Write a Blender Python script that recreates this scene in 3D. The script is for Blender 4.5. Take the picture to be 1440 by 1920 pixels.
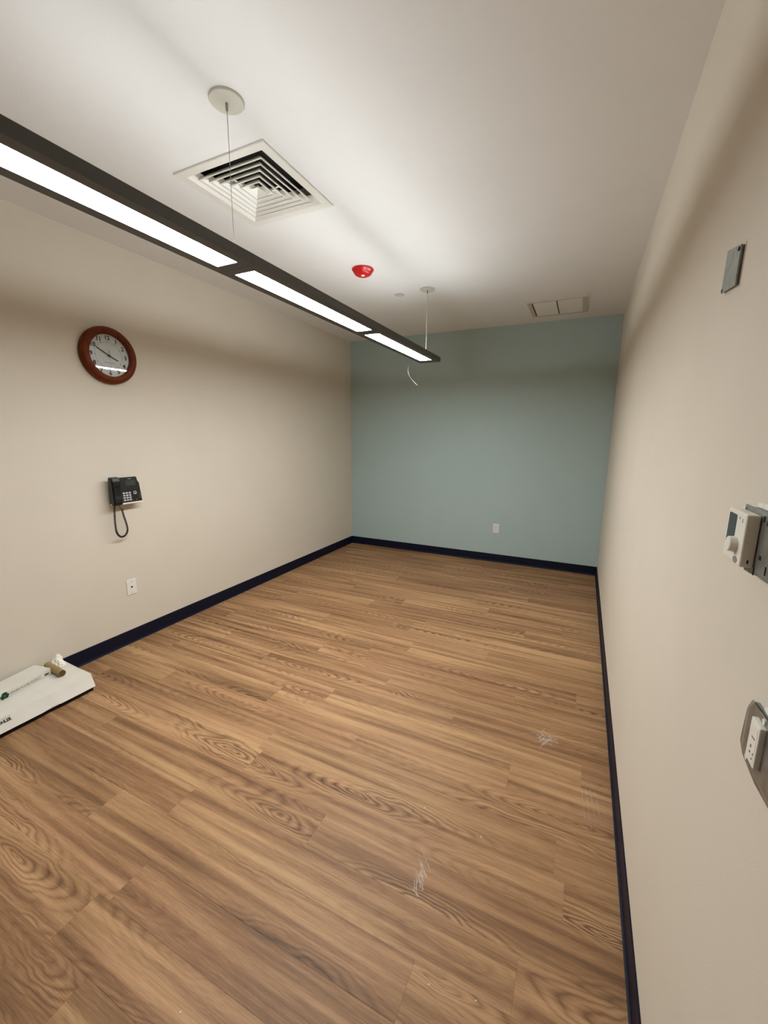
import bpy, bmesh, math, random
from mathutils import Vector, Matrix

# ------------------------------------------------------------------ scene, camera, light level
scn = bpy.context.scene
for o in list(bpy.data.objects):
    bpy.data.objects.remove(o, do_unlink=True)
COL = scn.collection

W, D, H, YF = 3.1516, 5.0071, 2.743, -3.0      # room: x 0..W, y YF..D, z 0..H

cam = bpy.data.cameras.new('camera')
cam.sensor_fit = 'HORIZONTAL'
cam.sensor_width = 36.0
cam.lens = 771.5084 / 1440 * 36.0
cam.clip_start = 0.02
camo = bpy.data.objects.new('camera', cam)
COL.objects.link(camo)
right = Vector((0.90180032, 0.43207556, 0.00817851))
up = Vector((-0.0864639, 0.16185488, 0.98301932))
fwd = Vector((-0.42341489, 0.88719429, -0.18331972))
camo.matrix_world = Matrix(((right.x, up.x, -fwd.x, 2.8989), (right.y, up.y, -fwd.y, 0.0),
                            (right.z, up.z, -fwd.z, 1.52699), (0, 0, 0, 1)))
scn.camera = camo

world = bpy.data.worlds.new('world')
scn.world = world
world.use_nodes = True
world.node_tree.nodes['Background'].inputs[0].default_value = (0.9, 0.93, 1.0, 1)
world.node_tree.nodes['Background'].inputs[1].default_value = 0.02

DOWN_STRENGTH = 75.0        # lit lower panels of the pendant
UP_STRENGTH = 98.0          # upper lens of the pendant
scn.view_settings.view_transform = 'Standard'
scn.view_settings.look = 'None'
scn.view_settings.gamma = 1.0
scn.view_settings.use_curve_mapping = False
scn.view_settings.exposure = 0.0

random.seed(7)

# ------------------------------------------------------------------ materials
def srgb(r, g, b):
    f = lambda c: (c / 255 / 12.92) if c / 255 <= 0.04045 else ((c / 255 + 0.055) / 1.055) ** 2.4
    return (f(r), f(g), f(b), 1.0)

def new_mat(name):
    m = bpy.data.materials.new(name)
    m.use_nodes = True
    nt = m.node_tree
    return m, nt, nt.nodes['Principled BSDF']

def mat(name, col, rough=0.5, metal=0.0, noise=0.0, nscale=30.0, bump=0.0, bscale=200.0, spec=0.5, coat=0.0):
    """plain procedural material: colour varied by a noise, optional fine relief"""
    m, nt, b = new_mat(name)
    b.inputs['Roughness'].default_value = rough
    b.inputs['Metallic'].default_value = metal
    b.inputs['Specular IOR Level'].default_value = spec
    if coat:
        b.inputs['Coat Weight'].default_value = coat
        b.inputs['Coat Roughness'].default_value = 0.08
    tc = nt.nodes.new('ShaderNodeTexCoord')
    n = nt.nodes.new('ShaderNodeTexNoise')
    n.inputs['Scale'].default_value = nscale
    n.inputs['Detail'].default_value = 4
    nt.links.new(tc.outputs['Object'], n.inputs['Vector'])
    r = nt.nodes.new('ShaderNodeValToRGB')
    k = noise
    r.color_ramp.elements[0].position = 0.3
    r.color_ramp.elements[1].position = 0.7
    r.color_ramp.elements[0].color = (col[0] * (1 - k), col[1] * (1 - k), col[2] * (1 - k), 1)
    r.color_ramp.elements[1].color = (min(1, col[0] * (1 + k)), min(1, col[1] * (1 + k)), min(1, col[2] * (1 + k)), 1)
    nt.links.new(n.outputs['Fac'], r.inputs['Fac'])
    nt.links.new(r.outputs['Color'], b.inputs['Base Color'])
    if bump:
        n2 = nt.nodes.new('ShaderNodeTexNoise')
        n2.inputs['Scale'].default_value = bscale
        n2.inputs['Detail'].default_value = 3
        nt.links.new(tc.outputs['Object'], n2.inputs['Vector'])
        bp = nt.nodes.new('ShaderNodeBump')
        bp.inputs['Strength'].default_value = bump
        bp.inputs['Distance'].default_value = 0.001
        nt.links.new(n2.outputs['Fac'], bp.inputs['Height'])
        nt.links.new(bp.outputs['Normal'], b.inputs['Normal'])
    return m

def emit(name, col, strength):
    m, nt, b = new_mat(name)
    b.inputs['Base Color'].default_value = (0.8, 0.8, 0.8, 1)
    b.inputs['Emission Color'].default_value = col
    b.inputs['Emission Strength'].default_value = strength
    return m

def wood_floor():
    m, nt, b = new_mat('vinyl_oak_plank')
    N, L = nt.nodes.new, nt.links.new
    tc = N('ShaderNodeTexCoord')
    oi = N('ShaderNodeObjectInfo')
    def math_(op, a, bv=None):
        n = N('ShaderNodeMath'); n.operation = op
        for i, v in enumerate((a, bv)):
            if v is None: continue
            if isinstance(v, (int, float)): n.inputs[i].default_value = v
            else: L(v, n.inputs[i])
        return n.outputs[0]
    sep = N('ShaderNodeSeparateXYZ'); L(tc.outputs['Object'], sep.inputs[0])
    ox = math_('MULTIPLY', oi.outputs['Random'], 37.0)
    oy = math_('MULTIPLY', oi.outputs['Random'], 91.0)
    X = math_('ADD', sep.outputs['X'], ox)
    def vec(sx, sy, off=0.0):
        c = N('ShaderNodeCombineXYZ')
        L(math_('MULTIPLY', X, sx), c.inputs[0])
        L(math_('MULTIPLY', sep.outputs['Y'], sy), c.inputs[1])
        L(math_('ADD', oy, off), c.inputs[2])
        return c.outputs[0]
    def noise(v, detail=2.0, rough=0.5, dist=0.0):
        n = N('ShaderNodeTexNoise')
        n.inputs['Scale'].default_value = 1.0
        n.inputs['Detail'].default_value = detail
        n.inputs['Roughness'].default_value = rough
        n.inputs['Distortion'].default_value = dist
        L(v, n.inputs['Vector'])
        return n.outputs['Fac']
    # knots: concentric long ovals around scattered points, wandering a little, fading into straight grain
    wob = noise(vec(3.2, 9.0, 3.0), 2.0, 0.5)
    wob2 = noise(vec(11.0, 34.0, 5.0), 2.0, 0.5)
    yy = math_('ADD', sep.outputs['Y'], math_('MULTIPLY', math_('SUBTRACT', wob, 0.5), 0.085))
    yy = math_('ADD', yy, math_('MULTIPLY', math_('SUBTRACT', wob2, 0.5), 0.018))
    cv = N('ShaderNodeCombineXYZ')
    L(math_('MULTIPLY', X, 1.0), cv.inputs[0])
    L(math_('ADD', math_('MULTIPLY', yy, 6.2), oy), cv.inputs[1])
    vo = N('ShaderNodeTexVoronoi'); vo.voronoi_dimensions = '2D'; vo.feature = 'SMOOTH_F1'
    vo.inputs['Scale'].default_value = 1.0
    vo.inputs['Smoothness'].default_value = 0.35
    L(cv.outputs[0], vo.inputs['Vector'])
    dist = vo.outputs['Distance']
    saw = math_('FRACT', math_('MULTIPLY', math_('POWER', dist, 0.8), 13.0))
    ringr = N('ShaderNodeValToRGB')            # narrow dark late wood, pale early wood
    e = ringr.color_ramp.elements
    e[0].position = 0.0; e[0].color = (0.35, 0.35, 0.35, 1)
    e[1].position = 1.0; e[1].color = (0.35, 0.35, 0.35, 1)
    x = ringr.color_ramp.elements.new(0.22); x.color = (1, 1, 1, 1)
    x = ringr.color_ramp.elements.new(0.40); x.color = (0.45, 0.45, 0.45, 1)
    x = ringr.color_ramp.elements.new(0.72); x.color = (0.0, 0.0, 0.0, 1)
    L(saw, ringr.inputs['Fac'])
    near = N('ShaderNodeMapRange')
    near.inputs['From Min'].default_value = 0.12
    near.inputs['From Max'].default_value = 0.50
    near.inputs['To Min'].default_value = 1.0
    near.inputs['To Max'].default_value = 0.06
    L(dist, near.inputs['Value'])
    some = N('ShaderNodeMapRange')
    some.inputs['From Min'].default_value = 0.40
    some.inputs['From Max'].default_value = 0.60
    some.inputs['To Min'].default_value = 0.16
    L(noise(vec(0.8, 3.0, 31.0), 1.0), some.inputs['Value'])
    ringmask = math_('MULTIPLY', near.outputs[0], some.outputs[0])
    sc = N('ShaderNodeSeparateColor'); L(ringr.outputs['Color'], sc.inputs[0])
    ring = math_('MULTIPLY', math_('SUBTRACT', sc.outputs[0], 0.30), ringmask)
    fine = noise(vec(9, 420, 11.0), 3.0, 0.65)
    pores = noise(vec(30, 900, 17.0), 2.0, 0.6)
    streak = noise(vec(1.1, 30, 23.0), 3.0, 0.55)
    broad = noise(vec(0.7, 8.0, 43.0), 1.0)
    tone = math_('ADD', math_('MULTIPLY', streak, 1.05), math_('MULTIPLY', broad, 0.55))
    tone = math_('ADD', tone, math_('MULTIPLY', fine, 0.50))
    tone = math_('ADD', tone, math_('MULTIPLY', pores, 0.36))
    tone = math_('SUBTRACT', tone, math_('MULTIPLY', ring, 0.55))
    rnd2 = N('ShaderNodeTexWhiteNoise'); rnd2.noise_dimensions = '1D'; L(oy, rnd2.inputs['W'])
    tone = math_('ADD', tone, math_('MULTIPLY', rnd2.outputs['Value'], 0.07))
    ramp = N('ShaderNodeValToRGB')
    e = ramp.color_ramp.elements
    e[0].position = 0.60; e[0].color = srgb(80, 57, 37)
    e[1].position = 1.22 - 0.08; e[1].color = srgb(181, 144, 102)
    x = ramp.color_ramp.elements.new(0.86); x.color = srgb(136, 102, 68)
    e[-1].position = 1.0
    mr = N('ShaderNodeMapRange')
    mr.inputs['From Min'].default_value = 0.67
    mr.inputs['From Max'].default_value = 1.60
    L(tone, mr.inputs['Value'])
    ramp.color_ramp.elements[0].position = 0.15
    ramp.color_ramp.elements[1].position = 0.55
    ramp.color_ramp.elements[2].position = 0.95
    L(mr.outputs[0], ramp.inputs['Fac'])
    hs = N('ShaderNodeHueSaturation')
    hv = N('ShaderNodeMapRange'); hv.inputs['To Min'].default_value = 0.488; hv.inputs['To Max'].default_value = 0.503
    L(noise(vec(0.5, 5.0, 77.0), 1.0), hv.inputs['Value']); L(hv.outputs[0], hs.inputs['Hue'])
    L(ramp.outputs['Color'], hs.inputs['Color'])
    L(hs.outputs['Color'], b.inputs['Base Color'])
    b.inputs['Roughness'].default_value = 0.52
    b.inputs['Specular IOR Level'].default_value = 0.25
    bp = N('ShaderNodeBump'); bp.inputs['Strength'].default_value = 0.12; bp.inputs['Distance'].default_value = 0.0006
    L(fine, bp.inputs['Height']); L(bp.outputs['Normal'], b.inputs['Normal'])
    return m

def paint(name, col, bump=0.25, bscale=260.0, rough=0.75):
    return mat(name, col, rough=rough, noise=0.015, nscale=3.0, bump=bump, bscale=bscale, spec=0.3)

M = {}
M['plank'] = wood_floor()
M['subfloor'] = mat('subfloor_screed', srgb(60, 44, 32), 0.9, noise=0.1)
M['wall'] = paint('beige_wall_paint', srgb(213, 203, 186))
M['blue'] = paint('blue_green_wall_paint', srgb(170, 188, 185))
M['ceil'] = paint('ceiling_paint', srgb(234, 233, 230), bump=0.5, bscale=150.0, rough=0.9)
M['base'] = mat('navy_rubber', srgb(7, 12, 34), 0.5, noise=0.08, nscale=20, spec=0.25)
M['dark'] = mat('charcoal_powder_coat', srgb(72, 71, 66), 0.5, noise=0.03, bump=0.1, bscale=900)
M['panel'] = emit('lit_panel', (0.97, 1.015, 1.04, 1), DOWN_STRENGTH)
M['uplens'] = emit('lit_upper_lens', (0.97, 1.015, 1.04, 1), UP_STRENGTH)
M['white'] = mat('white_enamel', srgb(228, 225, 216), 0.4, noise=0.01)
M['whitem'] = mat('white_matte_enamel', srgb(240, 237, 232), 0.6, noise=0.01)
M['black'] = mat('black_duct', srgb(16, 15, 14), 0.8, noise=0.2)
M['grille_dark'] = mat('grey_slot', srgb(90, 84, 76), 0.8, noise=0.1)
M['canopy'] = mat('cream_enamel', srgb(206, 203, 190), 0.45, noise=0.01)
M['retframe'] = mat('off_white_frame', srgb(198, 192, 180), 0.6, noise=0.02)
M['cable'] = mat('steel_cable', srgb(150, 148, 142), 0.35, metal=0.7, noise=0.1)
M['cord_w'] = mat('white_cord', srgb(222, 218, 208), 0.5, noise=0.02)
M['red'] = mat('red_plastic', srgb(196, 14, 22), 0.28, noise=0.03)
M['lens'] = mat('clear_strobe_lens', srgb(232, 226, 210), 0.15, noise=0.05)
M['print_w'] = mat('white_print', srgb(245, 225, 222), 0.5, noise=0.01)
M['wood'] = mat('cherry_wood', srgb(100, 42, 9), 0.45, noise=0.22, nscale=25, spec=0.15)
M['face'] = mat('clock_paper', srgb(232, 230, 224), 0.7, noise=0.01)
M['ink'] = mat('black_ink', srgb(20, 19, 18), 0.55, noise=0.05)
M['ink_grey'] = mat('grey_ink', srgb(112, 108, 100), 0.6, noise=0.05)
M['plastic'] = mat('black_plastic', srgb(9, 9, 9), 0.42, noise=0.05)
M['plastic_g'] = mat('glossy_black_plastic', srgb(10, 10, 10), 0.32, noise=0.05)
M['lcd'] = mat('grey_display', srgb(58, 61, 56), 0.2, noise=0.03)
M['key'] = mat('pale_key_print', srgb(205, 203, 200), 0.5, noise=0.02)
M['silver'] = mat('silver_plastic', srgb(225, 220, 208), 0.35, noise=0.02)
M['card'] = mat('white_carton', srgb(216, 210, 198), 0.6, noise=0.03, nscale=14, bump=0.15, bscale=60)
M['slabdark'] = mat('near_black_slab', srgb(14, 15, 24), 0.8, noise=0.1)
M['green'] = mat('green_print', srgb(8, 74, 44), 0.55, noise=0.05)
M['kraft'] = mat('kraft_tube', srgb(150, 128, 80), 0.7, noise=0.12, nscale=40)
M['kraft_in'] = mat('kraft_inside', srgb(86, 66, 38), 0.8, noise=0.1)
M['tissue'] = mat('white_tissue', srgb(240, 234, 220), 0.9, noise=0.03)
M['galv'] = mat('galvanised_steel', srgb(150, 150, 143), 0.42, metal=0.75, noise=0.22, nscale=45, bump=0.2, bscale=300)
M['galvd'] = mat('dull_galvanised_steel', srgb(112, 110, 102), 0.55, metal=0.5, noise=0.3, nscale=60, bump=0.2, bscale=300)
M['stat'] = mat('warm_white_plastic', srgb(230, 225, 212), 0.42, noise=0.01)
M['stat_lcd'] = mat('dark_display', srgb(38, 42, 46), 0.15, noise=0.05)
M['grey'] = mat('grey_button', srgb(140, 134, 126), 0.5, noise=0.03)
M['plaster'] = mat('chipped_plaster', srgb(236, 230, 218), 0.9, noise=0.1, nscale=80, bump=0.8, bscale=300)
M['void'] = mat('dark_void', srgb(12, 11, 10), 0.9, noise=0.1)

def glass_mat():
    m = bpy.data.materials.new('clock_glass')
    m.use_nodes = True
    nt = m.node_tree
    nt.nodes.clear()
    N, L = nt.nodes.new, nt.links.new
    out = N('ShaderNodeOutputMaterial')
    mix = N('ShaderNodeMixShader')
    fr = N('ShaderNodeFresnel'); fr.inputs['IOR'].default_value = 1.5
    t = N('ShaderNodeBsdfTransparent')
    g = N('ShaderNodeBsdfGlossy'); g.inputs['Roughness'].default_value = 0.01
    L(fr.outputs[0], mix.inputs[0]); L(t.outputs[0], mix.inputs[1]); L(g.outputs[0], mix.inputs[2])
    L(mix.outputs[0], out.inputs[0])
    return m
M['glass'] = glass_mat()

def scuff_mat():
    m, nt, b = new_mat('chalky_scuff')
    b.inputs['Base Color'].default_value = srgb(242, 230, 216)
    b.inputs['Roughness'].default_value = 0.9
    tc = nt.nodes.new('ShaderNodeTexCoord')
    n = nt.nodes.new('ShaderNodeTexNoise'); n.inputs['Scale'].default_value = 60; n.inputs['Detail'].default_value = 5
    nt.links.new(tc.outputs['Object'], n.inputs['Vector'])
    r = nt.nodes.new('ShaderNodeMapRange')
    r.inputs['From Min'].default_value = 0.25; r.inputs['From Max'].default_value = 0.75
    r.inputs['To Min'].default_value = 0.08; r.inputs['To Max'].default_value = 0.65
    nt.links.new(n.outputs['Fac'], r.inputs['Value'])
    nt.links.new(r.outputs[0], b.inputs['Alpha'])
    return m
M['scuff'] = scuff_mat()

# ------------------------------------------------------------------ mesh helpers
def link(name, me, m, parent=None, smooth=False):
    o = bpy.data.objects.new(name, me)
    COL.objects.link(o)
    if m is not None and not me.materials:
        me.materials.append(m)
    if parent is not None:
        o.parent = parent
    if smooth:
        for p in me.polygons:
            p.use_smooth = True
    return o

def from_bm(name, bm, m, parent=None, smooth=False):
    bmesh.ops.recalc_face_normals(bm, faces=bm.faces)
    me = bpy.data.meshes.new(name)
    bm.to_mesh(me)
    bm.free()
    return link(name, me, m, parent, smooth)

def add_box(bm, lo, hi, bev=0.0, seg=2):
    c = [(a + b) / 2 for a, b in zip(lo, hi)]
    s = [b - a for a, b in zip(lo, hi)]
    g = bmesh.ops.create_cube(bm, size=1.0, matrix=Matrix.Translation(c) @ Matrix.Diagonal((s[0], s[1], s[2], 1)))
    if bev > 0:
        es = list({e for v in g['verts'] for e in v.link_edges})
        bmesh.ops.bevel(bm, geom=es, offset=bev, segments=seg, affect='EDGES', profile=0.5)

def box(name, lo, hi, m, parent=None, bev=0.0, seg=2):
    bm = bmesh.new()
    add_box(bm, lo, hi, bev, seg)
    return from_bm(name, bm, m, parent)

def boxes(name, lst, m, parent=None, bev=0.0):
    bm = bmesh.new()
    for lo, hi in lst:
        add_box(bm, lo, hi, bev)
    return from_bm(name, bm, m, parent)

def lathe(name, prof, m, parent=None, seg=48, axis='z', loc=(0, 0, 0), smooth=True):
    """prof: (radius, height) list turned about the axis; axis 'y' points the height towards -Y (out of a wall)"""
    vs, fs = [], []
    for r, h in prof:
        for i in range(seg):
            a = 2 * math.pi * i / seg
            if axis == 'z': p = (r * math.cos(a), r * math.sin(a), h)
            else: p = (r * math.cos(a), -h, r * math.sin(a))
            vs.append((p[0] + loc[0], p[1] + loc[1], p[2] + loc[2]))
    for j in range(len(prof) - 1):
        for i in range(seg):
            k = (i + 1) % seg
            fs.append((j * seg + i, j * seg + k, (j + 1) * seg + k, (j + 1) * seg + i))
    bm = bmesh.new()
    bv = [bm.verts.new(v) for v in vs]
    for f in fs:
        bm.faces.new([bv[i] for i in f])
    for j in (0, len(prof) - 1):
        if prof[j][0] > 1e-6:
            bm.faces.new([bv[j * seg + i] for i in range(seg)])
    bmesh.ops.remove_doubles(bm, verts=bm.verts, dist=1e-7)
    o = from_bm(name, bm, m, parent)
    if smooth:
        me = o.data
        for p in me.polygons:
            p.use_smooth = True
        me.set_sharp_from_angle(angle=math.radians(32))
    return o

def tube_bm(bm, pts, r, seg=8):
    pts = [Vector(p) for p in pts]
    rings = []
    ref = Vector((0.31, 0.22, 0.93)).normalized()
    for i, p in enumerate(pts):
        t = (pts[min(i + 1, len(pts) - 1)] - pts[max(i - 1, 0)]).normalized()
        rr = ref if abs(t.dot(ref)) < 0.95 else Vector((1, 0, 0))
        n = (rr - t * rr.dot(t)).normalized()
        ref = n
        bn = t.cross(n)
        rings.append([bm.verts.new(p + (n * math.cos(2 * math.pi * k / seg) + bn * math.sin(2 * math.pi * k / seg)) * r) for k in range(seg)])
    for a, b in zip(rings, rings[1:]):
        for k in range(seg):
            bm.faces.new((a[k], a[(k + 1) % seg], b[(k + 1) % seg], b[k]))
    bm.faces.new(rings[0]); bm.faces.new(rings[-1])

def tube(name, pts, r, m, parent=None, seg=8):
    bm = bmesh.new()
    tube_bm(bm, pts, r, seg)
    return from_bm(name, bm, m, parent, smooth=True)

def prism(name, poly, d0, d1, m, parent=None, axis='y', bev=0.0):
    """extrude a 2-D outline: axis 'y': poly is (x,z) from y=d0 to d1; axis 'z': poly is (x,y)"""
    bm = bmesh.new()
    f = (lambda p, d: (p[0], d, p[1])) if axis == 'y' else (lambda p, d: (p[0], p[1], d))
    a = [bm.verts.new(f(p, d0)) for p in poly]
    b = [bm.verts.new(f(p, d1)) for p in poly]
    bm.faces.new(a); bm.faces.new(b)
    n = len(poly)
    for i in range(n):
        bm.faces.new((a[i], a[(i + 1) % n], b[(i + 1) % n], b[i]))
    if bev:
        bmesh.ops.bevel(bm, geom=list(bm.edges), offset=bev, segments=2, affect='EDGES')
    return from_bm(name, bm, m, parent)

def catmull(pts, n=8):
    P = [Vector(p) for p in pts]
    P = [P[0] * 2 - P[1]] + P + [P[-1] * 2 - P[-2]]
    out = []
    for i in range(1, len(P) - 2):
        for k in range(n):
            t = k / n
            a, b, c, d = P[i - 1], P[i], P[i + 1], P[i + 2]
            out.append(0.5 * ((2 * b) + (c - a) * t + (2 * a - 5 * b + 4 * c - d) * t * t + (3 * b - a - 3 * c + d) * t ** 3))
    out.append(P[-2])
    return out

def text(name, body, size, mtx, m, parent=None, ext=0.0002, width=None, bold=0.0):
    """lettering: local X right, local Y up, local Z towards the reader, placed by mtx"""
    cu = bpy.data.curves.new('lettering', 'FONT')
    cu.body = body
    cu.size = size
    cu.extrude = ext
    cu.offset = bold
    cu.align_x = 'CENTER'
    cu.align_y = 'CENTER'
    cu.resolution_u = 3
    t = bpy.data.objects.new('lettering', cu)
    COL.objects.link(t)
    bpy.context.view_layer.update()
    me = bpy.data.meshes.new_from_object(t.evaluated_get(bpy.context.evaluated_depsgraph_get()))
    bpy.data.objects.remove(t, do_unlink=True)
    bpy.data.curves.remove(cu)
    xs = [v.co.x for v in me.vertices]
    if width and xs:
        s = width / (max(xs) - min(xs))
        me.transform(Matrix.Diagonal((s, 1, 1, 1)))
    me.transform(mtx)
    me.name = name
    me.materials.clear()
    return link(name, me, m, parent)

FRONT = Matrix(((1, 0, 0, 0), (0, 0, -1, 0), (0, 1, 0, 0), (0, 0, 0, 1)))     # text plane facing -Y

def thing(name, label, cat, loc=(0, 0, 0), rotz=0.0, group=None):
    o = bpy.data.objects.new(name, None)
    o.empty_display_size = 0.05
    COL.objects.link(o)
    o.location = loc
    o.rotation_euler = (0, 0, rotz)
    return tag(o, label, cat, group)

def tag(o, label, cat, group=None):
    o['label'] = label
    o['category'] = cat
    if group: o['group'] = group
    return o

def struct(o, label=None):
    o['kind'] = 'structure'
    if label: o['label'] = label
    return o

LEFT, RIGHT, BACK = math.pi / 2, -math.pi / 2, 0.0

# ------------------------------------------------------------------ room shell
floor = struct(box('floor', (-0.1, YF - 0.1, -0.14), (W + 0.1, D + 0.1, -0.004), M['subfloor']), 'oak-look plank floor running across the room')
struct(box('wall_left', (-0.1, YF - 0.1, -0.004), (0, D, H), M['wall']), 'long beige painted wall with clock and phone')
struct(box('wall_right', (W, YF - 0.1, -0.004), (W + 0.1, D, H), M['wall']), 'beige painted wall with metal electrical boxes')
struct(box('wall_back', (-0.1, D, -0.004), (W + 0.1, D + 0.1, H), M['blue']), 'blue-green painted accent wall')
struct(box('wall_front', (0, YF - 0.1, -0.004), (W, YF, H), M['wall']), 'beige painted wall')
VX0, VX1, VY0, VY1 = 1.026, 1.576, 1.562, 2.110            # supply diffuser outline
q = 0.035
struct(boxes('ceiling', [((-0.1, YF - 0.1, H), (VX0 + q, D + 0.1, H + 0.1)), ((VX1 - q, YF - 0.1, H), (W + 0.1, D + 0.1, H + 0.1)),
                         ((VX0 + q, YF - 0.1, H), (VX1 - q, VY0 + q, H + 0.1)), ((VX0 + q, VY1 - q, H), (VX1 - q, D + 0.1, H + 0.1))], M['ceil']),
       'white textured ceiling')

# planks: rows along x, each a piece of its own
PW, PL, GAP = 0.148, 1.36, 0.0002
joints = {-1: 1.608, 0: 1.22, 1: 1.495, 2: 0.72, 3: 0.25, 4: 1.575, 5: 0.62, 6: 1.36, 7: 0.30, 8: 1.02, 9: 0.55, 10: 1.30, 11: 1.63, 12: 0.52, 13: 1.05, 14: 0.40, 15: 0.48, 16: 1.25, 17: 0.15, 18: 0.9}
pcache = {}
def plank_mesh(l, w):
    key = (round(l, 4), round(w, 4))
    if key not in pcache:
        c = 0.0003
        a, b = l / 2, w / 2
        v = [(-a, -b, -0.004), (a, -b, -0.004), (a, b, -0.004), (-a, b, -0.004),
             (-a, -b, -c), (a, -b, -c), (a, b, -c), (-a, b, -c),
             (-a + c, -b + c, 0), (a - c, -b + c, 0), (a - c, b - c, 0), (-a + c, b - c, 0)]
        f = [(3, 2, 1, 0), (8, 9, 10, 11)]
        for i in range(4):
            j = (i + 1) % 4
            f += [(i, j, 4 + j, 4 + i), (4 + i, 4 + j, 8 + j, 8 + i)]
        me = bpy.data.meshes.new('plank')
        me.from_pydata(v, [], f)
        me.materials.append(M['plank'])
        pcache[key] = me
    return pcache[key]
r = math.floor((YF - 0.757) / PW)
while 0.757 + r * PW < D:
    y0 = max(YF, 0.757 + r * PW); y1 = min(D, 0.757 + (r + 1) * PW)
    j = joints.get(r, random.uniform(0, PL))
    cuts = [0.0] + sorted(j + k * PL for k in range(-2, 4) if 0.06 < j + k * PL < W - 0.06) + [W]
    for a, b in zip(cuts, cuts[1:]):
        o = bpy.data.objects.new('plank', plank_mesh(b - a - GAP, y1 - y0 - GAP))
        COL.objects.link(o)
        o.parent = floor
        o.location = ((a + b) / 2, (y0 + y1) / 2, 0)
    r += 1

# navy rubber cove base with a toe
def baseboard(name, p0, p1, n, label):
    prof = [(0, 0), (0.013, 0), (0.0125, 0.003), (0.008, 0.006), (0.0055, 0.012), (0.0045, 0.02), (0.004, 0.097), (0.002, 0.100), (0, 0.100)]
    bm = bmesh.new()
    p0, p1, n = Vector(p0), Vector(p1), Vector(n)
    a = [bm.verts.new(p0 + n * d + Vector((0, 0, z))) for d, z in prof]
    b = [bm.verts.new(p1 + n * d + Vector((0, 0, z))) for d, z in prof]
    k = len(prof)
    for i in range(k):
        bm.faces.new((a[i], a[(i + 1) % k], b[(i + 1) % k], b[i]))
    bm.faces.new(a); bm.faces.new(b)
    return struct(from_bm(name, bm, M['base']), label)
baseboard('baseboard_left', (0, YF, 0), (0, D, 0), (1, 0, 0), 'navy rubber cove base along the clock wall')
baseboard('baseboard_back', (0, D, 0), (W, D, 0), (0, -1, 0), 'navy rubber cove base along the blue-green wall')
baseboard('baseboard_right', (W, D, 0), (W, YF, 0), (-1, 0, 0), 'navy rubber cove base along the wall with metal boxes')
baseboard('baseboard_front', (W, YF, 0), (0, YF, 0), (0, 1, 0), 'navy rubber cove base')

# ------------------------------------------------------------------ pendant light
FX, FZ0, FZ1, HW = 1.5965, 2.170, 2.2085, 0.0945
FY1, FYJ, FY0 = 3.664, 1.348, 0.43  # unseen near end made short to dim the floor and ceiling by the camera
pend = thing('pendant_light', 'long charcoal linear pendant with bright white panels hung on thin cables', 'pendant light', (FX, 0, FZ0))
panels = [(0.50, 1.304), (1.395, 2.423), (2.520, 3.548)]
PWH = 0.0515
hh = FZ1 - FZ0
def housing(y0, y1, pans, ends):
    """one housing module: bottom frame with openings, two rails, end caps, top flanges, panel seats, an added light-blocking plate"""
    L = []
    t = 0.003
    L += [((-HW, y0, 0), (-PWH, y1, t)), ((PWH, y0, 0), (HW, y1, t))]
    ys = [y0] + [v for p in pans for v in p] + [y1]
    for k in range(0, len(ys), 2):
        L.append(((-PWH, ys[k], 0), (PWH, ys[k + 1], t)))
    L += [((-HW, y0, t), (-HW + t, y1, hh)), ((HW - t, y0, t), (HW, y1, hh))]
    L += [((-HW + t, y0, hh - 0.004), (-HW + 0.02, y1, hh - 0.001)), ((HW - 0.02, y0, hh - 0.004), (HW - t, y1, hh - 0.001))]
    L.append(((-HW + t, y0, 0.0048), (HW - t, y1, 0.0080)))  # added unseen plate, stops the panel tops lighting the ceiling
    if 0 in ends: L.append(((-HW + t, y0, t), (HW - t, y0 + t, hh)))
    if 1 in ends: L.append(((-HW + t, y1 - t, t), (HW - t, y1, hh)))
    return boxes('housing', L, M['dark'], pend)
housing(FYJ + 0.0008, FY1, panels[1:], (1,))
housing(FY0, FYJ - 0.0008, panels[:1], (0,))
for a, b in panels:
    box('light_panel', (-PWH + 0.0003, a + 0.0003, 0.0012), (PWH - 0.0003, b - 0.0003, 0.0045), M['panel'], pend, bev=0.0)
for a, b in ((FY0 + 0.24, FYJ - 0.03), (FYJ + 0.03, FY1 - 0.14)):
    box('upper_lens', (-0.003, a, hh - 0.0120), (0.003, b, hh - 0.0012), M['uplens'], pend)
    box('gear_tray', (-0.03, a, hh - 0.022), (0.03, b, hh - 0.0122), M['dark'], pend)
for y, m_, rr in ((0.52, M['cable'], 0.0011), (1.346, M['cable'], 0.0011), (3.545, M['cord_w'], 0.0026)):
    z = H - FZ0
    lathe('ceiling_canopy', [(0.0, z - 0.0105), (0.0605, z - 0.010), (0.0625, z - 0.0075), (0.0625, z)], M['canopy'], pend, loc=(0, y, 0))
    lathe('cable_gripper', [(0.0, z - 0.038), (0.0035, z - 0.037), (0.0045, z - 0.034), (0.0045, z - 0.010), (0.0, z - 0.010)], M['cable'], pend, seg=16, loc=(0, y, 0))
    tube('cable', [(0, y, z - 0.036), (0, y, hh - 0.023)], rr, m_, pend)
    box('cable_bridge', (-HW + 0.003, y - 0.008, hh - 0.0330), (HW - 0.003, y + 0.008, hh - 0.0230), M['dark'], pend)
tube('loose_wire', catmull([(-0.02, 3.56, hh - 0.004), (-0.07, 3.55, hh + 0.012), (-0.115, 3.55, hh - 0.01), (-0.150, 3.55, -0.02), (-0.163, 3.55, -0.053),
                            (-0.166, 3.55, -0.085), (-0.150, 3.55, -0.125), (-0.11, 3.55, -0.172), (-0.074, 3.55, -0.203)]), 0.0010, M['cable'], pend, seg=6)

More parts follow.
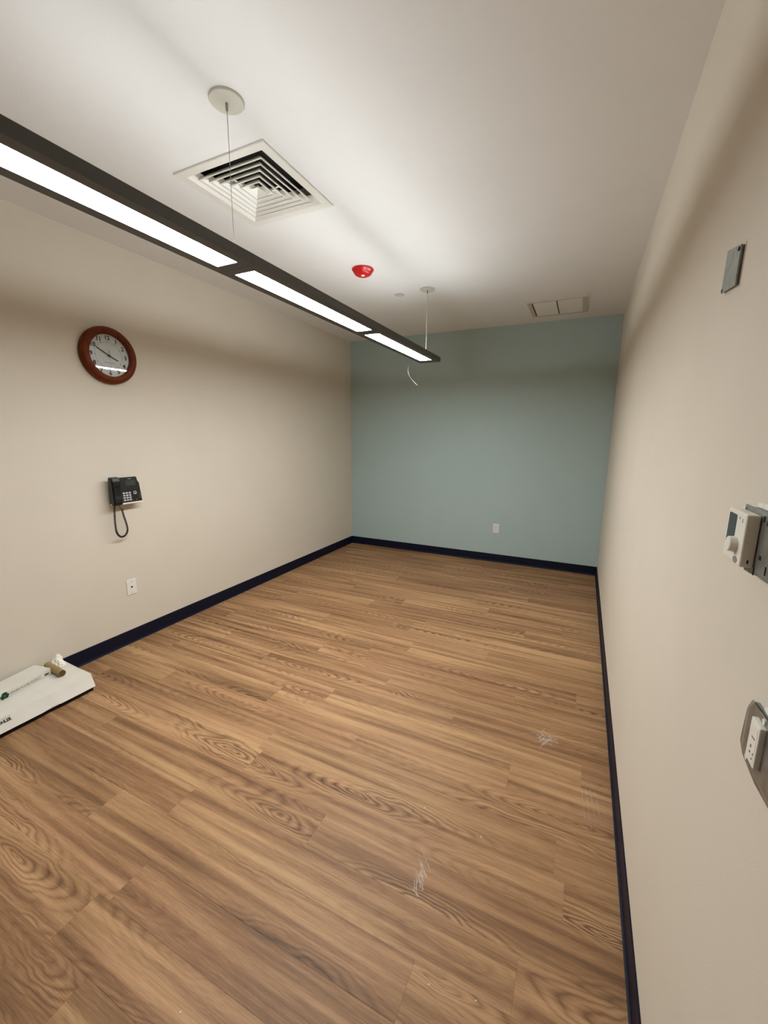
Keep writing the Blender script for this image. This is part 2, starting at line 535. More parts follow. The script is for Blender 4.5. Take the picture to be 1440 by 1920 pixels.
# ------------------------------------------------------------------ ceiling supply diffuser
vent = thing('ceiling_air_diffuser', 'square white ceiling air diffuser with nested louvres over dark duct', 'air vent', ((VX0 + VX1) / 2, (VY0 + VY1) / 2, H))
VH = (VX1 - VX0) / 2
def ring_faces(bm, a0, z0, a1, z1):
    """square frustum band between half sizes a0 (at z0) and a1 (at z1)"""
    v0 = [bm.verts.new((sx * a0, sy * a0, z0)) for sx, sy in ((-1, -1), (1, -1), (1, 1), (-1, 1))]
    v1 = [bm.verts.new((sx * a1, sy * a1, z1)) for sx, sy in ((-1, -1), (1, -1), (1, 1), (-1, 1))]
    for i in range(4):
        bm.faces.new((v0[i], v0[(i + 1) % 4], v1[(i + 1) % 4], v1[i]))
    return v0, v1
def sq_ring(name, loops, m, parent):
    """closed square ring swept from a cross-section of (half size, z) points"""
    bm = bmesh.new()
    R = [[bm.verts.new((sx * a, sy * a, z)) for sx, sy in ((-1, -1), (1, -1), (1, 1), (-1, 1))] for a, z in loops]
    for i in range(len(R)):
        A, B = R[i], R[(i + 1) % len(R)]
        for k in range(4):
            bm.faces.new((A[k], A[(k + 1) % 4], B[(k + 1) % 4], B[k]))
    return from_bm(name, bm, m, parent)
sq_ring('frame', [(VH, 0.0), (VH, -0.005), (VH - 0.003, -0.008), (VH - 0.044, -0.007), (VH - 0.046, -0.005), (VH - 0.080, 0.028), (VH - 0.0785, 0.029), (VH - 0.042, 0.0)], M['white'], vent)
A0, STEP, NR = VH - 0.0795, 0.0335, 5
for k in range(NR):
    a = A0 - k * STEP
    b = a - 0.034
    sq_ring('louver', [(a, -0.009), (a, -0.005), (b, 0.028), (b - 0.0016, 0.0272), (a - 0.0050, -0.0035), (a - 0.0050, -0.009)], M['white'], vent)
bm = bmesh.new()
a = A0 - NR * STEP
v = [bm.verts.new((sx * a, sy * a, -0.007)) for sx, sy in ((-1, -1), (1, -1), (1, 1), (-1, 1))]
t = bm.verts.new((0, 0, 0.022))
for i in range(4):
    bm.faces.new((v[i], v[(i + 1) % 4], t))
bm.faces.new
from_bm('centre_pyramid', bm, M['white'], vent)
for k in (2, 3, 4):
    a = A0 - k * STEP
    if k < 4:
        box('bridge', (-0.045, -a, -0.006), (-0.037, -a + STEP - 0.004, -0.003), M['white'], vent)
    box('bridge', (a - STEP + 0.004, -0.012 + 0.012 * k, -0.006), (a, -0.004 + 0.012 * k, -0.003), M['white'], vent)
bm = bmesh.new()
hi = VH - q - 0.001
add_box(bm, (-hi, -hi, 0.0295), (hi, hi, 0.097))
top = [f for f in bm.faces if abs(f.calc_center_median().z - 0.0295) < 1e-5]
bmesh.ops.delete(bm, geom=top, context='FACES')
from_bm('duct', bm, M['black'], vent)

# ------------------------------------------------------------------ ceiling return panel near the accent wall
ret = thing('ceiling_access_panel', 'flat white ceiling panel of two leaves in a frame near the blue-green wall', 'ceiling panel', (2.566, 4.503, H))
rx, ry = 0.253, 0.252
bm = bmesh.new()
for lo, hi_ in (((-rx, -ry, -0.012), (-rx + 0.036, ry, 0)), ((rx - 0.036, -ry, -0.012), (rx, ry, 0)),
                ((-rx + 0.036, -ry, -0.012), (rx - 0.036, -ry + 0.022, 0)), ((-rx + 0.036, ry - 0.022, -0.012), (rx - 0.036, ry, 0))):
    add_box(bm, lo, hi_, 0.002)
from_bm('frame', bm, M['retframe'], ret)
box('backing', (-rx + 0.03, -ry + 0.02, -0.003), (rx - 0.03, ry - 0.02, -0.0005), M['grille_dark'], ret)
for s in (-1, 1):
    x0, x1 = (-rx + 0.048, -0.006) if s < 0 else (0.006, rx - 0.037)
    box('leaf', (x0, -ry + 0.026, -0.0085), (x1, ry - 0.026, -0.003), M['whitem'], ret, bev=0.001)

# ------------------------------------------------------------------ red fire alarm, sprinkler cover
fire = thing('fire_alarm', 'red dome fire alarm with a clear strobe mounted on the ceiling', 'fire alarm', (1.302, 2.945, H))
lathe('body', [(0.078, 0.0), (0.081, -0.003), (0.081, -0.009), (0.078, -0.012), (0.075, -0.014), (0.067, -0.030), (0.056, -0.041), (0.040, -0.048), (0.018, -0.0505), (0.0, -0.051)], M['red'], fire)
ang = math.atan2(0 - 2.945, 2.8989 - 1.302)
lx = Matrix.Rotation(ang, 4, 'Z')
bm = bmesh.new()
bmesh.ops.create_uvsphere(bm, u_segments=16, v_segments=10, radius=1.0, matrix=lx @ Matrix.Translation((0.018, 0.0, -0.048)) @ Matrix.Diagonal((0.013, 0.015, 0.010, 1)))
from_bm('strobe_lens', bm, M['lens'], fire, smooth=True)
for i, ch in enumerate('FIRE'):
    aa = ang + 0.22 + (i - 0.0) * 0.19
    n = Vector((math.cos(aa), math.sin(aa), -0.50)).normalized()
    xr = Vector((-math.sin(aa), math.cos(aa), 0))
    yu = n.cross(xr)
    p = Vector((math.cos(aa) * 0.0722, math.sin(aa) * 0.0722, -0.0215))
    mt = Matrix(((xr.x, yu.x, n.x, p.x), (xr.y, yu.y, n.y, p.y), (xr.z, yu.z, n.z, p.z), (0, 0, 0, 1)))
    text('letter', ch, 0.0165, mt, M['print_w'], fire, ext=0.0004, bold=0.0006)
spk = thing('sprinkler_cover', 'small flat round white sprinkler cover on the ceiling beside the cable canopy', 'sprinkler cover', (1.322, 3.583, H))
lathe('cover_plate', [(0.0, -0.0055), (0.036, -0.005), (0.0375, -0.0035), (0.0375, -0.001)], M['canopy'], spk)
lathe('recess_ring', [(0.0405, -0.0012), (0.0405, 0.0)], M['grille_dark'], spk)

# ------------------------------------------------------------------ wall clock
clk = thing('wall_clock', 'round wall clock in a reddish-brown wooden frame with white face', 'clock', (0, 1.792, 2.028), LEFT)
lathe('wooden_frame', [(0.170, 0.0), (0.179, 0.004), (0.181, 0.016), (0.179, 0.034), (0.172, 0.046), (0.160, 0.0525), (0.146, 0.0535), (0.137, 0.051), (0.1335, 0.046), (0.1325, 0.020)], M['wood'], clk, seg=96, axis='y')
lathe('dial', [(0.0, 0.0205), (0.1335, 0.0200), (0.1335, 0.004)], M['face'], clk, seg=64, axis='y')
def dial_pt(r_, ang_, d=0.021):
    return (r_ * math.sin(ang_), -d, r_ * math.cos(ang_))
for i in range(1, 13):
    a = i * math.pi / 6
    x, y, z = dial_pt(0.1105, a)
    text('numeral', str(i), 0.036, Matrix.Translation((x, -0.0211, z)) @ FRONT, M['ink'], clk, bold=0.0013)
bm = bmesh.new()
for i in range(60):
    a = i * math.pi / 30
    l, w = (0.0026, 0.0026) if i % 5 == 0 else (0.0030, 0.0006)
    mt = Matrix.Rotation(a, 4, 'Y') @ Matrix.Translation((0, -0.0209, 0.0865)) @ Matrix.Diagonal((w * 2, 0.0004, l * 2, 1))
    bmesh.ops.create_cube(bm, size=1.0, matrix=mt)
from_bm('minute_track', bm, M['ink'], clk)
bm = bmesh.new()
x = -0.035
for w in [0.003, 0.002, 0.003, 0.0025, 0.003, 0.002, 0.003, 0.003, 0.002, 0.003, -0.008, 0.003, 0.002, 0.003, 0.0025, 0.003, 0.002, 0.003]:
    if w > 0:
        add_box(bm, (x, -0.0212, -0.0455), (x + w, -0.0206, -0.0425))
    x += abs(w) + 0.0010
from_bm('maker_lettering', bm, M['ink_grey'], clk)
def hand(name, ang_, l0, l1, w0, w1, d, m_):
    poly = [(-w0, -l0), (w0, -l0), (w1, l1), (-w1, l1)]
    bm = bmesh.new()
    a_ = [bm.verts.new((p[0], -d, p[1])) for p in poly]
    b_ = [bm.verts.new((p[0], -d - 0.0006, p[1])) for p in poly]
    bm.faces.new(a_); bm.faces.new(b_)
    for i in range(4):
        bm.faces.new((a_[i], a_[(i + 1) % 4], b_[(i + 1) % 4], b_[i]))
    bmesh.ops.transform(bm, matrix=Matrix.Rotation(ang_, 4, 'Y'), verts=bm.verts)
    from_bm(name, bm, m_, clk)
hand('hour_hand', math.radians(115), 0.0, 0.062, 0.0038, 0.0034, 0.024, M['ink'])
hand('minute_hand', math.radians(299), 0.0, 0.086, 0.0038, 0.0028, 0.0265, M['ink'])
hand('second_hand', math.radians(178), 0.035, 0.075, 0.0008, 0.0005, 0.029, M['ink_grey'])
hand('second_hand_tail', math.radians(-2), -0.014, 0.036, 0.0018, 0.0018, 0.029, M['ink_grey'])
lathe('hub', [(0.0075, 0.021), (0.0075, 0.030), (0.0, 0.031)], M['ink'], clk, seg=20, axis='y')
lathe('glass', [(0.0, 0.0362), (0.1330, 0.0360)], M['glass'], clk, seg=64, axis='y')

# ------------------------------------------------------------------ wall phone
ph = thing('desk_phone', 'black corded desk phone mounted on the beige wall', 'phone', (0, 1.783, 1.137), LEFT)
# body: a wedge, thicker at the bottom; x right, z up, front towards -Y
def wedge(name, poly, y_back, front, m_, parent, bev=0.002):
    """outline poly (x,z) with the front depth given by front(z)"""
    bm = bmesh.new()
    a_ = [bm.verts.new((p[0], y_back, p[1])) for p in poly]
    b_ = [bm.verts.new((p[0], -front(p[1]), p[1])) for p in poly]
    bm.faces.new(a_); bm.faces.new(b_)
    n = len(poly)
    for i in range(n):
        bm.faces.new((a_[i], a_[(i + 1) % n], b_[(i + 1) % n], b_[i]))
    if bev:
        bmesh.ops.bevel(bm, geom=list(bm.edges), offset=bev, segments=2, affect='EDGES')
    return from_bm(name, bm, m_, parent)
fr_ = lambda z: 0.062 - 0.10 * z                 # front surface depth at height z
box('wall_bracket', (-0.055, -0.042, -0.065), (0.055, 0.0, 0.065), M['plastic'], ph, bev=0.003)
poly = [(-0.100, -0.085), (0.107, -0.085), (0.103, 0.050), (0.092, 0.052), (0.089, 0.088), (-0.096, 0.088)]
body = wedge('body', poly, -0.032, fr_, M['plastic'], ph)
wedge('bottom_strip', [(-0.098, -0.095), (0.108, -0.095), (0.1075, -0.0845), (-0.099, -0.0845)], -0.036, lambda z: 0.0722, M['silver'], ph, 0.001)  # pale strip along the bottom front edge
disp = wedge('display', [(0.005, 0.030), (0.075, 0.030), (0.075, 0.067), (0.005, 0.067)], -0.055, lambda z: fr_(z) + 0.0012, M['lcd'], ph, 0.0005)
tilt = Matrix.Rotation(math.atan(0.10), 4, 'X')
def on_face(x, z, lift=0.0006):
    return Matrix.Translation((x, -fr_(z) - lift, z)) @ Matrix.Rotation(-math.atan(0.10), 4, 'X') @ FRONT
text('brand_lettering', 'Yealink', 0.0085, on_face(0.036, 0.077), M['key'], ph)
keys = ['1', '2', '3', '4', '5', '6', '7', '8', '9', '*', '0', '#']
for i in range(12):
    x = -0.017 + (i % 3) * 0.0205; z = -0.019 - (i // 3) * 0.0162
    k = wedge('key', [(x - 0.0072, z - 0.0050), (x + 0.0072, z - 0.0050), (x + 0.0072, z + 0.0050), (x - 0.0072, z + 0.0050)], -0.055, lambda zz: fr_(zz) + 0.0016, M['key'], ph, 0.0006)
    text('key_lettering', keys[i], 0.0075, on_face(x, z, 0.0018), M['plastic'], k)
for dx, dz, w_, h_ in ((0, 0.0085, 0.007, 0.002), (0, -0.0085, 0.007, 0.002), (-0.0085, 0, 0.002, 0.006), (0.0085, 0, 0.002, 0.006), (0.004, -0.005, 0.004, 0.003)):
    x, z = 0.062 + dx, -0.022 + dz
    wedge('navigation_key', [(x - w_, z - h_), (x + w_, z - h_), (x + w_, z + h_), (x - w_, z + h_)], -0.055, lambda zz: fr_(zz) + 0.0013, M['key'], ph, 0.0003)
for z in (-0.034, -0.046, -0.058):
    wedge('side_key', [(0.091, z - 0.0016), (0.096, z - 0.0016), (0.096, z + 0.0016), (0.091, z + 0.0016)], -0.055, lambda zz: fr_(zz) + 0.001, M['grey'], ph, 0)
wedge('speaker_key', [(0.062, -0.0725), (0.071, -0.0725), (0.071, -0.0705), (0.062, -0.0705)], -0.055, lambda zz: fr_(zz) + 0.001, M['grey'], ph, 0)
# handset: grip with ear and mouth pieces
prof = [(0.096, 0.062, 0.027), (0.090, 0.078, 0.031), (0.070, 0.087, 0.032), (0.045, 0.088, 0.031), (0.025, 0.086, 0.029), (0.0, 0.086, 0.028),
        (-0.030, 0.088, 0.029), (-0.050, 0.092, 0.031), (-0.075, 0.095, 0.032), (-0.090, 0.090, 0.031), (-0.097, 0.078, 0.027)]
bm = bmesh.new()
rings = []
for z, dep, hw in prof:
    cx_ = -0.072 + 0.00
    b0 = 0.052 - 0.08 * z
    pts = [(-hw, -b0), (-hw, -dep + 0.010), (-hw + 0.009, -dep), (hw - 0.009, -dep), (hw, -dep + 0.010), (hw, -b0)]
    rings.append([bm.verts.new((cx_ + p[0], p[1], z)) for p in pts])
for A, B in zip(rings, rings[1:]):
    for k in range(6):
        bm.faces.new((A[k], A[(k + 1) % 6], B[(k + 1) % 6], B[k]))
bm.faces.new(rings[0]); bm.faces.new(rings[-1])
bmesh.ops.bevel(bm, geom=list(bm.edges), offset=0.0015, segments=1, affect='EDGES')
from_bm('handset', bm, M['plastic_g'], ph)
# coiled cord: straight tail from the body, coil hanging in a loop back to the handset
path = catmull([(-0.094, -0.070, -0.092), (-0.096, -0.066, -0.14), (-0.096, -0.060, -0.22), (-0.088, -0.055, -0.285), (-0.060, -0.050, -0.320), (-0.026, -0.048, -0.314),
                (-0.009, -0.048, -0.280), (-0.015, -0.048, -0.225), (-0.026, -0.048, -0.175), (-0.034, -0.050, -0.128)], 30)
coil = []
T = 0.0
for i in range(len(path) - 1):
    a_, b_ = path[i], path[i + 1]
    t_ = (b_ - a_).normalized()
    n1 = t_.cross(Vector((0, 1, 0))).normalized()
    n2 = t_.cross(n1)
    for s in range(3):
        f_ = s / 3
        T += (b_ - a_).length / 3
        phs = T / 0.0056 * 2 * math.pi
        coil.append(a_.lerp(b_, f_) + (n1 * math.cos(phs) + n2 * math.sin(phs)) * 0.0050)
tube('coiled_cord', coil, 0.0022, M['plastic'], ph, seg=5)
tube('cord_tail', catmull([(-0.034, -0.050, -0.130), (-0.043, -0.052, -0.122), (-0.049, -0.052, -0.105), (-0.052, -0.052, -0.088)]), 0.0018, M['plastic'], ph, seg=6)

# ------------------------------------------------------------------ wall plates
def wall_plate(name, label, cat, loc, rotz):
    p = thing(name, label, cat, loc, rotz)
    box('cover_plate', (-0.0352, -0.0055, -0.0565), (0.0352, 0.0, 0.0565), M['white'], p, bev=0.002)
    return p
jack = wall_plate('data_jack_plate', 'white single-jack wall plate below the black phone', 'wall plate', (0, 1.787, 0.4205), LEFT)
box('jack_port', (-0.0065, -0.0062, -0.006), (0.0065, -0.005, 0.006), M['void'], jack)
for z in (0.041, -0.041):
    lathe('screw', [(0.003, 0.0052), (0.003, 0.0062), (0.0, 0.0066)], M['galvd'], jack, seg=12, axis='y', loc=(0, 0, z))
outl = wall_plate('power_outlet', 'white duplex power outlet on the blue-green wall', 'power outlet', (2.024, D, 0.424), BACK)
for s in (-1, 1):
    rc = box('receptacle', (-0.017, -0.0075, s * 0.0195 - 0.0145), (0.017, -0.005, s * 0.0195 + 0.0145), M['stat'], outl, bev=0.002)
    for x_ in (-0.0063, 0.0063):
        box('slot', (x_ - 0.0014, -0.0079, s * 0.0195 - 0.001), (x_ + 0.0014, -0.0072, s * 0.0195 + 0.008), M['ink_grey'], rc)
    box('ground_hole', (-0.002, -0.0079, s * 0.0195 - 0.0095), (0.002, -0.0072, s * 0.0195 - 0.0050), M['ink_grey'], rc)
lathe('screw', [(0.003, 0.0052), (0.003, 0.0062), (0.0, 0.0066)], M['galvd'], outl, seg=12, axis='y')

# ------------------------------------------------------------------ right wall: blank cover, thermostat box, outlet box
cov = thing('blank_metal_cover', 'blank galvanised metal cover set askew high on the beige wall', 'cover plate', (W, 1.155, 1.872), RIGHT)
# outline in (local x = -world y, z); sits proud of chipped plaster
P_ = [(-0.050, 0.054), (0.051, 0.030), (0.047, -0.044), (-0.055, -0.031)]
prism('cover_plate', P_, -0.0075, -0.0050, M['galv'], cov, bev=0.0006)
prism('box_rim', [(p[0] * 0.96, p[1] * 0.96) for p in P_], -0.0051, 0.0, M['galvd'], cov)
prism('plaster_edge', [(-0.058, -0.033), (-0.054, 0.057), (-0.030, 0.053), (0.012, 0.043), (0.053, 0.036), (0.056, 0.030), (0.050, -0.047), (0.020, -0.0435), (-0.02, -0.040), (-0.055, -0.035)], -0.0008, 0.0, M['wall'], cov)
lathe('screw', [(0.004, 0.0075), (0.004, 0.0090), (0.0, 0.0095)], M['void'], cov, seg=12, axis='y', loc=(0.042, 0, 0.0245))
lathe('screw', [(0.004, 0.0075), (0.004, 0.0090), (0.0, 0.0095)], M['galvd'], cov, seg=12, axis='y', loc=(-0.048, 0, -0.027))

jb = thing('metal_junction_box', 'galvanised metal junction box behind the thermostat', 'junction box', (W, 0.72, 1.381), RIGHT)
boxes('box_shell', [((-0.092, -0.015, -0.040), (0.075, 0.0, 0.042))], M['galvd'], jb, bev=0.001)
prism('mounting_ring', [(-0.092, 0.046), (0.076, 0.046), (0.076, -0.040), (0.01, -0.042), (-0.030, -0.048), (-0.052, -0.050), (-0.078, -0.046), (-0.092, -0.030)], -0.0175, -0.0150, M['galv'], jb, bev=0.0005)
for x_, z_, w_, h_ in ((-0.012, 0.036, 0.003, 0.004), (0.004, 0.032, 0.004, 0.003), (-0.018, -0.041, 0.0015, 0.006), (-0.004, -0.018, 0.003, 0.003), (0.02, -0.030, 0.0015, 0.006)):
    box('knockout', (x_ - w_, -0.0182, z_ - h_), (x_ + w_, -0.0174, z_ + h_), M['void'], jb)
for x_, z_ in ((-0.088, 0.0405), (-0.052, -0.0455)):
    lathe('screw', [(0.0035, 0.0175), (0.0035, 0.0195), (0.0, 0.0205)], M['silver'], jb, seg=12, axis='y', loc=(x_, 0, z_))
prism('plaster_scar', [(-0.096, 0.048), (-0.06, 0.051), (-0.02, 0.047), (0.075, 0.052), (0.075, -0.044), (-0.03, -0.056), (-0.075, -0.054), (-0.097, -0.03)], -0.0012, 0.0, M['plaster'], jb)

th = thing('thermostat', 'white square thermostat with dark display and round knob', 'thermostat', (W - 0.0180, 0.7795, 1.3815), RIGHT)
tw, tz = 0.0395, 0.0385
bodyt = box('case', (-tw, -0.0165, -tz), (tw, 0.0, tz), M['stat'], th, bev=0.0022, seg=3)
def tpos(u_, v_): return (-tw + u_ * 2 * tw, tz - v_ * 2 * tz)
def tquad(name, u0, v0, u1, v1, m_, d=0.0168):
    a_, b_ = tpos(u0, v0), tpos(u1, v1)
    return box(name, (a_[0], -d, b_[1]), (b_[0], -0.016, a_[1]), m_, th, bev=0.0)
a_, b_ = tpos(0.08, 0.08), tpos(0.52, 0.73)
pts = []
for cx_, cz_, st in ((b_[0] - 0.003, a_[1] - 0.003, 0), (a_[0] + 0.003, a_[1] - 0.003, 90), (a_[0] + 0.003, b_[1] + 0.003, 180), (b_[0] - 0.003, b_[1] + 0.003, 270)):
    for k in range(5):
        g = math.radians(st + k * 22.5)
        pts.append((cx_ + 0.003 * math.cos(g), cz_ + 0.003 * math.sin(g)))
prism('display', pts, -0.0169, -0.016, M['stat_lcd'], th)
kx, kz = tpos(0.65, 0.635)
lathe('knob', [(0.0122, 0.016), (0.0118, 0.018), (0.0112, 0.0250), (0.0102, 0.0262), (0.0, 0.0264)], M['stat'], th, seg=32, axis='y', loc=(kx, 0, kz))
gx, gz = tpos(0.755, 0.915)
bm = bmesh.new()
bmesh.ops.create_cone(bm, cap_ends=True, segments=24, radius1=1, radius2=1, depth=1, matrix=Matrix.Translation((gx, -0.0166, gz)) @ Matrix.Diagonal((0.0088, 0.001, 0.0050, 1)) @ Matrix.Rotation(math.pi / 2, 4, 'X'))
from_bm('button', bm, M['grey'], th)
for u_, v_, s_ in ((0.675, 0.14, '*'), (0.83, 0.15, 'I')):
    x_, z_ = tpos(u_, v_)
    text('icon', s_, 0.009, Matrix.Translation((x_, -0.0167, z_)) @ FRONT, M['ink_grey'], th)
box('side_slot', (tw - 0.0004, -0.0085, -tz + 0.006), (tw + 0.0003, -0.0065, -tz + 0.0115), M['void'], th)

ob = thing('metal_outlet_box', 'galvanised metal outlet box with raised cover low beside the floor wiring', 'outlet box', (W, 0.645, 1.122), RIGHT)
ob['label'] = 'galvanised metal electrical box with white outlet, below the thermostat'
prism('box_shell', [(-0.072, 0.018), (-0.060, 0.036), (-0.045, 0.044), (0.07, 0.044), (0.07, -0.052), (-0.010, -0.056), (-0.060, -0.050), (-0.076, -0.038)], -0.004, 0.0, M['galv'], ob, bev=0.0008)
bm = bmesh.new()
lo_ = [(-0.070, 0.022), (-0.058, 0.040), (0.066, 0.046), (0.066, -0.050), (-0.052, -0.048), (-0.070, -0.036)]
hi2 = [(-0.040, 0.036), (-0.030, 0.049), (0.052, 0.052), (0.052, -0.030), (-0.024, -0.033), (-0.040, -0.022)]
va = [bm.verts.new((p[0], -0.004, p[1])) for p in lo_]
vb = [bm.verts.new((p[0], -0.0125, p[1])) for p in hi2]
for i in range(6):
    bm.faces.new((va[i], va[(i + 1) % 6], vb[(i + 1) % 6], vb[i]))
bm.faces.new(vb); bm.faces.new(va)
from_bm('raised_cover', bm, M['galv'], ob)
dev = box('outlet_face', (-0.0085, -0.0195, -0.0165), (0.0205, -0.0120, 0.0425), M['white'], ob, bev=0.0012)
box('face_recess', (-0.0050, -0.0199, -0.0125), (0.0170, -0.0190, 0.0385), M['stat'], dev, bev=0.0005)
for x_, z_, w_, h_ in ((0.0080, 0.0205, 0.0045, 0.0009), (0.0050, 0.007, 0.0013, 0.0020), (0.0050, -0.0015, 0.0015, 0.0014), (0.0145, 0.001, 0.0010, 0.0014), (0.0130, -0.0065, 0.0010, 0.0012)):
    box('slot', (x_ - w_, -0.0203, z_ - h_), (x_ + w_, -0.0197, z_ + h_), M['ink_grey'], dev)
for x_, z_ in ((0.010, 0.0475), (-0.020, -0.027)):
    lathe('screw', [(0.004, 0.0122), (0.004, 0.0140), (0.0, 0.0148)], M['silver'], ob, seg=12, axis='y', loc=(x_, 0, z_))
prism('plaster_scar', [(-0.04, 0.03), (-0.025, 0.050), (-0.012, 0.056), (0.02, 0.052), (0.07, 0.055), (0.07, 0.03)], -0.0012, 0.0, M['plaster'], ob)

# ------------------------------------------------------------------ cartons on the floor by the left wall
kb = thing('large_white_carton', 'large flat white carton with black lettering lying on the floor', 'carton', (0.0, 0.0, 0.0))
K0, K1 = 0.15, 1.283
bm = bmesh.new()
prof = [(0.016, 0.030), (0.016, 0.0985), (0.343, 0.0985), (0.380, 0.032), (0.374, 0.030)]
N_ = 24
R_ = []
for i in range(N_ + 1):
    y_ = K0 + (K1 - K0) * i / N_
    ring = []
    for j_, (x_, z_) in enumerate(prof):
        dent = 0.0
        if j_ == 3 and 1.02 < y_ < 1.09: dent = 0.006
        yy = y_ + (0.010 - 0.045 * x_ if i == N_ else 0)
        ring.append(bm.verts.new((x_ - dent, yy, z_ + dent * 0.8)))
    R_.append(ring)
n = len(prof)
for A, B in zip(R_, R_[1:]):
    for k in range(n):
        bm.faces.new((A[k], A[(k + 1) % n], B[(k + 1) % n], B[k]))
bm.faces.new(R_[0]); bm.faces.new(R_[-1])
from_bm('lid', bm, M['card'], kb)
box('base', (0.02, K0 + 0.01, 0.0), (0.353, K1 - 0.008, 0.0302), M['slabdark'], kb)  # near-black slab, shows as a dark strip below the lid
fl = box('end_flap', (0.018, K1 - 0.004, 0.0985), (0.340, K1 - 0.0005, 0.0998), M['card'], kb)
fl.rotation_euler = (0, 0, 0)
# lettering on the sloping front: reader sees +y to the right
sl = Vector((0.037, 0, -0.0665)).normalized()
nrm = Vector((0.0665, 0, 0.037)).normalized()
def on_slope(y_, f_):
    p = Vector((0.343, y_, 0.0985)) + sl * f_ + nrm * 0.0003
    return Matrix(((0, -sl.x, nrm.x, p.x), (1, -sl.y, nrm.y, p.y), (0, -sl.z, nrm.z, p.z), (0, 0, 0, 1)))
text('lettering', 'KOHLER', 0.021, on_slope(0.8475, 0.0265), M['ink'], kb, width=0.068, bold=0.0012)
text('lettering', 'THE BOLD LOOK OF', 0.010, on_slope(0.838, 0.0115), M['ink_grey'], kb, width=0.085)

TH = 0.185
mg = thing('slim_white_carton', 'slim white carton with green shamrock stacked on the larger carton', 'carton', (0.134, 1.172, 0.1000), TH)
ML = 0.72
box('body', (-0.128, -ML, 0.0), (0.0, 0.0, 0.0405), M['card'], mg, bev=0.0012)
SIDE = Matrix(((0, 0, 1, 0), (1, 0, 0, 0), (0, 1, 0, 0), (0, 0, 0, 1)))     # facing +X, reader's right is +Y
def on_side(y_, z_): return Matrix.Translation((0.0003, y_, z_)) @ SIDE
text('lettering', 'GENUINE McGUIRE PRODUCT', 0.0215, on_side(-0.139, 0.0145), M['ink_grey'], mg, width=0.163)
for i in range(5):
    box('barcode_bar', (0.0, -0.037 + i * 0.0055, 0.0085), (0.0005, -0.037 + i * 0.0055 + (0.0045 if i < 3 else 0.003), 0.0205), M['ink'], mg)
bm = bmesh.new()
for k, a in enumerate((90, 205, -25)):
    for s in (-1, 1):
        g = math.radians(a + s * 20)
        c = Vector((0.0006, -0.245 + 0.0125 * math.cos(g), 0.017 + 0.0115 * math.sin(g)))
        bmesh.ops.create_cone(bm, cap_ends=True, segments=18, radius1=0.0092, radius2=0.0092, depth=0.0006, matrix=Matrix.Translation(c) @ Matrix.Rotation(math.pi / 2, 4, 'Y'))
add_box(bm, (0.0002, -0.2465, 0.0015), (0.0008, -0.2430, 0.017))
from_bm('shamrock', bm, M['green'], mg)

# cardboard tube resting on the large carton, crumpled tissue next to it
tb = thing('cardboard_tube', 'short brown cardboard tube lying on the white carton', 'tube', (0.040, 1.200, 0.0985 + 0.0205))
p0 = Vector((0.0, 0.0, 0)); p1 = Vector((0.180, -0.012, 0.0))
dirv = (p1 - p0).normalized()
rm = dirv.to_track_quat('Z', 'Y').to_matrix().to_4x4()
Lt = (p1 - p0).length
o = lathe('tube_wall', [(0.0182, 0.0), (0.0200, 0.0), (0.0200, Lt), (0.0182, Lt), (0.0182, 0.0)], M['kraft'], tb, seg=32)
o.data.transform(rm)
o = lathe('tube_lining', [(0.0181, 0.001), (0.0181, Lt - 0.002)], M['kraft_in'], tb, seg=32)
o.data.transform(rm)
rt = random.Random(3)
bm = bmesh.new()
g = bmesh.ops.create_uvsphere(bm, u_segments=18, v_segments=12, radius=1.0)
for v in bm.verts:
    z = (v.co.z + 1) / 2
    rad = 0.042 * (1 - z) ** 0.75 + 0.004
    a = math.atan2(v.co.y, v.co.x)
    k = 1 + 0.28 * math.sin(3 * a + 4 * z) + 0.16 * math.sin(7 * a + 1.7) + rt.uniform(-0.12, 0.12)
    if z <= 0.001 or z >= 0.999: rad = 0.0
    v.co = Vector((math.cos(a) * rad * k * 0.75 - 0.014 * z, math.sin(a) * rad * k * 0.8 + 0.012 * z, z * 0.066 + (rt.uniform(-0.002, 0.002) if 0.1 < z < 0.95 else 0)))
ts = from_bm('tissue', bm, M['tissue'])
ts.location = (0.056, 1.246, 0.0988)
tag(ts, 'crumpled white tissue standing on the carton beside the cardboard tube', 'tissue')

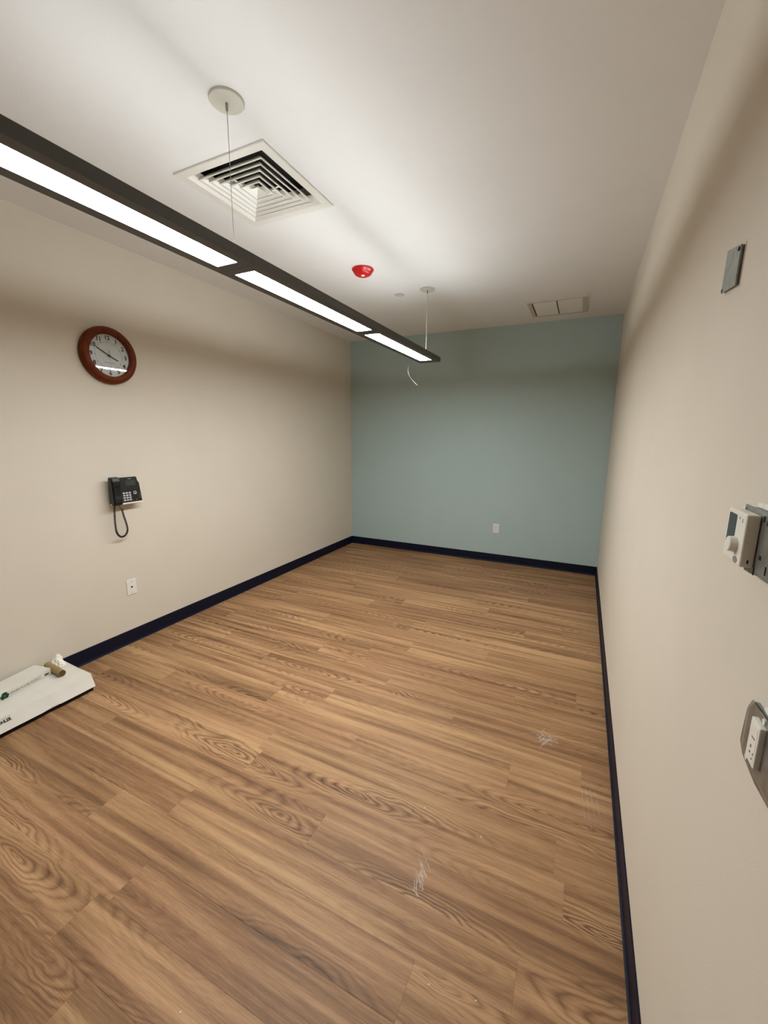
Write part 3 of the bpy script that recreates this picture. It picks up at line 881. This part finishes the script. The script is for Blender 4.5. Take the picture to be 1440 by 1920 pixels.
# ------------------------------------------------------------------ scuffs and specks on the floor
def scuff(name, segs, label):
    bm = bmesh.new()
    for (x0, y0), (x1, y1), w in segs:
        d = Vector((x1 - x0, y1 - y0, 0)); nn = Vector((-d.y, d.x, 0)).normalized() * w / 2
        a_, b_ = Vector((x0, y0, 0.0004)), Vector((x1, y1, 0.0004))
        bm.faces.new([bm.verts.new(p) for p in (a_ - nn, b_ - nn * 0.3, b_ + nn * 0.3, a_ + nn)])
    o = from_bm(name, bm, M['scuff'], floor)
    o['label'] = label
    return o
rs = random.Random(11)
sg = []
for c, n_, sp, ln in (((2.86, 2.055), 30, 0.030, 0.11),):
    for i in range(n_):
        a = rs.choice((rs.gauss(1.2, 0.3), rs.gauss(0.35, 0.25), rs.gauss(2.2, 0.3)))
        x0, y0 = c[0] + rs.gauss(0, sp), c[1] + rs.gauss(0, sp)
        l = rs.uniform(0.25, 1) * ln
        sg.append(((x0 - math.cos(a) * l / 2, y0 - math.sin(a) * l / 2), (x0 + math.cos(a) * l / 2, y0 + math.sin(a) * l / 2), rs.uniform(0.0015, 0.0045)))
scuff('scuff_mark', sg, 'white criss-cross scratch marks')
sg = []
for i in range(18):
    a = rs.gauss(2.05, 0.25)
    x0, y0 = 2.512 + rs.gauss(0, 0.008), 1.14 + rs.gauss(0, 0.035)
    l = rs.uniform(0.02, 0.10)
    sg.append(((x0 - math.cos(a) * l / 2, y0 - math.sin(a) * l / 2), (x0 + math.cos(a) * l / 2, y0 + math.sin(a) * l / 2), rs.uniform(0.001, 0.004)))
scuff('scuff_mark', sg, 'whitish vertical smear')
sg = [((3.02 + i * 0.018, 1.80), (3.04 + i * 0.018, 1.58 + 0.02 * i), 0.002) for i in range(4)]
scuff('scuff_mark', sg, 'faint parallel scratches')
for i, (x_, y_) in enumerate(((2.636, 0.871), (2.764, 0.895), (2.055, 0.526), (2.672, 1.372), (2.433, 1.397))):
    bm = bmesh.new()
    bmesh.ops.create_icosphere(bm, subdivisions=1, radius=1.0, matrix=Matrix.Rotation(i * 0.9, 4, 'Z') @ Matrix.Diagonal((0.0030, 0.0018, 0.0012, 1)))
    bmesh.ops.translate(bm, verts=bm.verts, vec=(0, 0, 0.0012))
    c = from_bm('paint_chip', bm, M['plaster'])
    c.location = (x_, y_, 0)
    tag(c, 'tiny white paint chip lying loose on the wood-look floor', 'debris', 'paint chips scattered on the floor')
